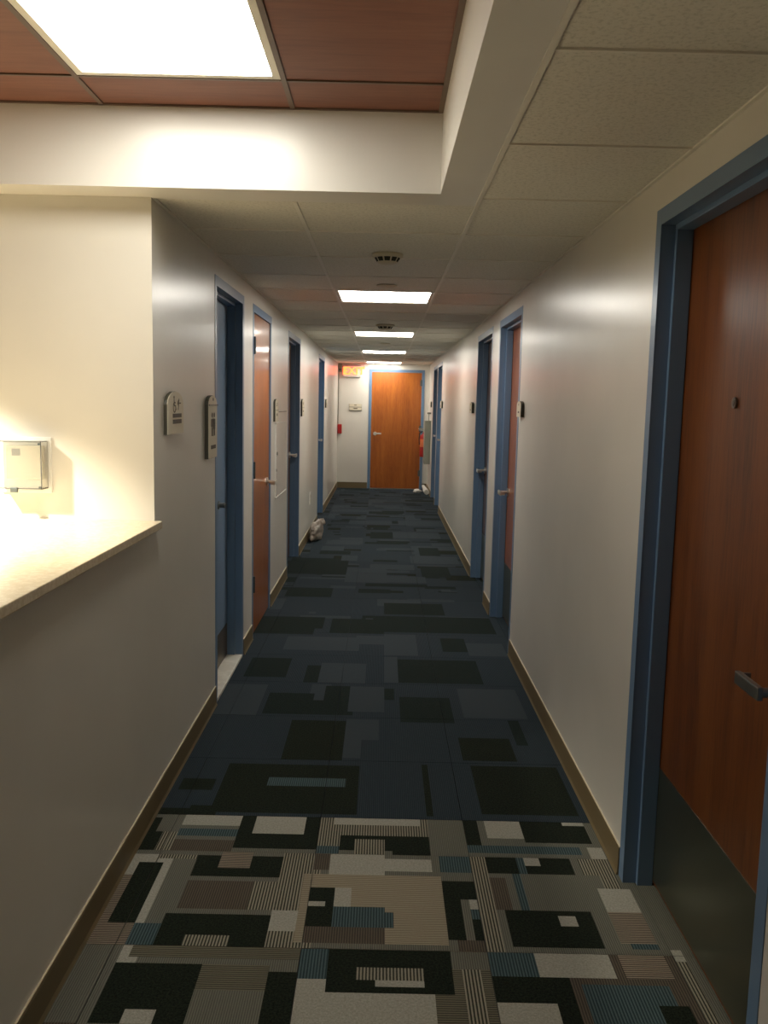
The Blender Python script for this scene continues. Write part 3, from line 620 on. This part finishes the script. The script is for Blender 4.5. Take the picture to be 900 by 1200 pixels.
# fire extinguisher behind the box
ex, ey = .742, 15.93
o = empty('fire_extinguisher', (ex, ey, .62)); tag(o, 'red fire extinguisher half hidden behind the grey wall box', 'fire extinguisher')
bm = bmesh.new(); lathe(bm, [(.058,0),(.068,.012),(.070,.03),(.070,.34),(.060,.385),(.030,.415),(.022,.43),(.022,.45)], (ex, ey, .62), 32); body = obj('cylinder', bm, M['red'], o, smooth=True)
bm = bmesh.new(); lathe(bm, [(.0705,0),(.0712,.002),(.0712,.14),(.0705,.142)], (ex, ey, .80), 32); obj('label_band', bm, M['label'], body, smooth=True)
bm = bmesh.new(); bx(bm, ex-.02, ex+.02, ey-.02, ey+.02, 1.07, 1.10, .004); bx(bm, ex-.09, ex+.02, ey-.012, ey+.012, 1.10, 1.112, .003); bx(bm, ex-.10, ex+.02, ey-.012, ey+.012, 1.125, 1.137, .003); obj('valve_handle', bm, M['nickel'], o)
bm = bmesh.new(); pts = [(ex-.02, ey-.02, 1.085), (ex-.075, ey-.03, 1.05), (ex-.085, ey-.03, .95), (ex-.078, ey-.02, .84)]
for p, q in zip(pts, pts[1:]): cyl(bm, p, q, .009, seg=10)
obj('hose', bm, M['black'], o)
bm = bmesh.new(); bx(bm, ex+.068, R-.0005, ey-.03, ey+.03, .85, .90, .002); obj('bracket', bm, M['black'], o); bm = bmesh.new(); bx(bm, ex+.04, R-.0005, ey-.03, ey+.03, .60, .6185, .002); obj('bracket', bm, M['black'], o)

# ------------------------------------------------------------------ things on the carpet
def lump(bm, c, size, seed, amp=.25, sub=4, flat=True):
    res = bmesh.ops.create_icosphere(bm, subdivisions=sub, radius=1)
    for v in res['verts']:
        p = v.co.copy(); n = noise.noise(p*1.7+Vector((seed, 0, 0)))*amp + abs(noise.noise(p*4.1+Vector((0, seed, 0))))*amp*.7
        q = p*(1+n); q = Vector((q.x*size[0], q.y*size[1], q.z*size[2]))
        if flat and q.z < -size[2]*.75: q.z = -size[2]*.75
        v.co = q+Vector(c)
bm = bmesh.new(); lump(bm, (0,0,0), (.072,.25,.115), 3.1, .28)
for v in bm.verts:                                                   # lean towards the tied end
    t = (v.co.y+.22)/.44; v.co.x = v.co.x*(1.0-.25*t)+.055*t-.02; v.co.z += .02*t
lump(bm, (.055,.20,.085), (.030,.035,.040), 5.2, .6, 3, False)
zmin = min(v.co.z for v in bm.verts); bmesh.ops.translate(bm, verts=bm.verts, vec=(-.745, 10.0, .001-zmin))
xmin = min(v.co.x for v in bm.verts)
bmesh.ops.translate(bm, verts=bm.verts, vec=(max(0, L+.014-xmin), 0, 0))
tag(obj('plastic_bag', bm, M['bag'], loc=(-.72, 10.02, 0), smooth=True), 'crumpled thin plastic bag lying against the left baseboard', 'bag')
bm = bmesh.new(); lump(bm, (0,0,0), (.075,.06,.040), 8.4, .2, 3)
for v in bm.verts:
    if v.co.x > 0: v.co.z *= 1-.5*min(1, v.co.x/.09); v.co.y *= 1-.5*min(1, v.co.x/.09)
zmin = min(v.co.z for v in bm.verts); bmesh.ops.translate(bm, verts=bm.verts, vec=(.640, 15.56, .001-zmin))
tag(obj('paper_bundle', bm, M['plastic'], loc=(.665, 15.62, 0), smooth=True), 'white crumpled tapering bundle on the carpet before the end door', 'bundle')
o = empty('white_bottle', (.77, 15.60, 0)); tag(o, 'white two-piece bottle lying by the right baseboard near the end door', 'bottle')
bm = bmesh.new(); p0, p1, p2 = Vector((.786, 15.22, .048)), Vector((.772, 15.42, .062)), Vector((.742, 15.62, .12))
cyl(bm, p0, p1, .045, .045, 24); obj('bottle_body', bm, M['plastic'], o)
bm = bmesh.new(); cyl(bm, p1+(p2-p1)*.06, p2, .040, .024, 24); cyl(bm, p1, p1+(p2-p1)*.06, .036, .036, 20); obj('bottle_top', bm, M['plastic'], o)
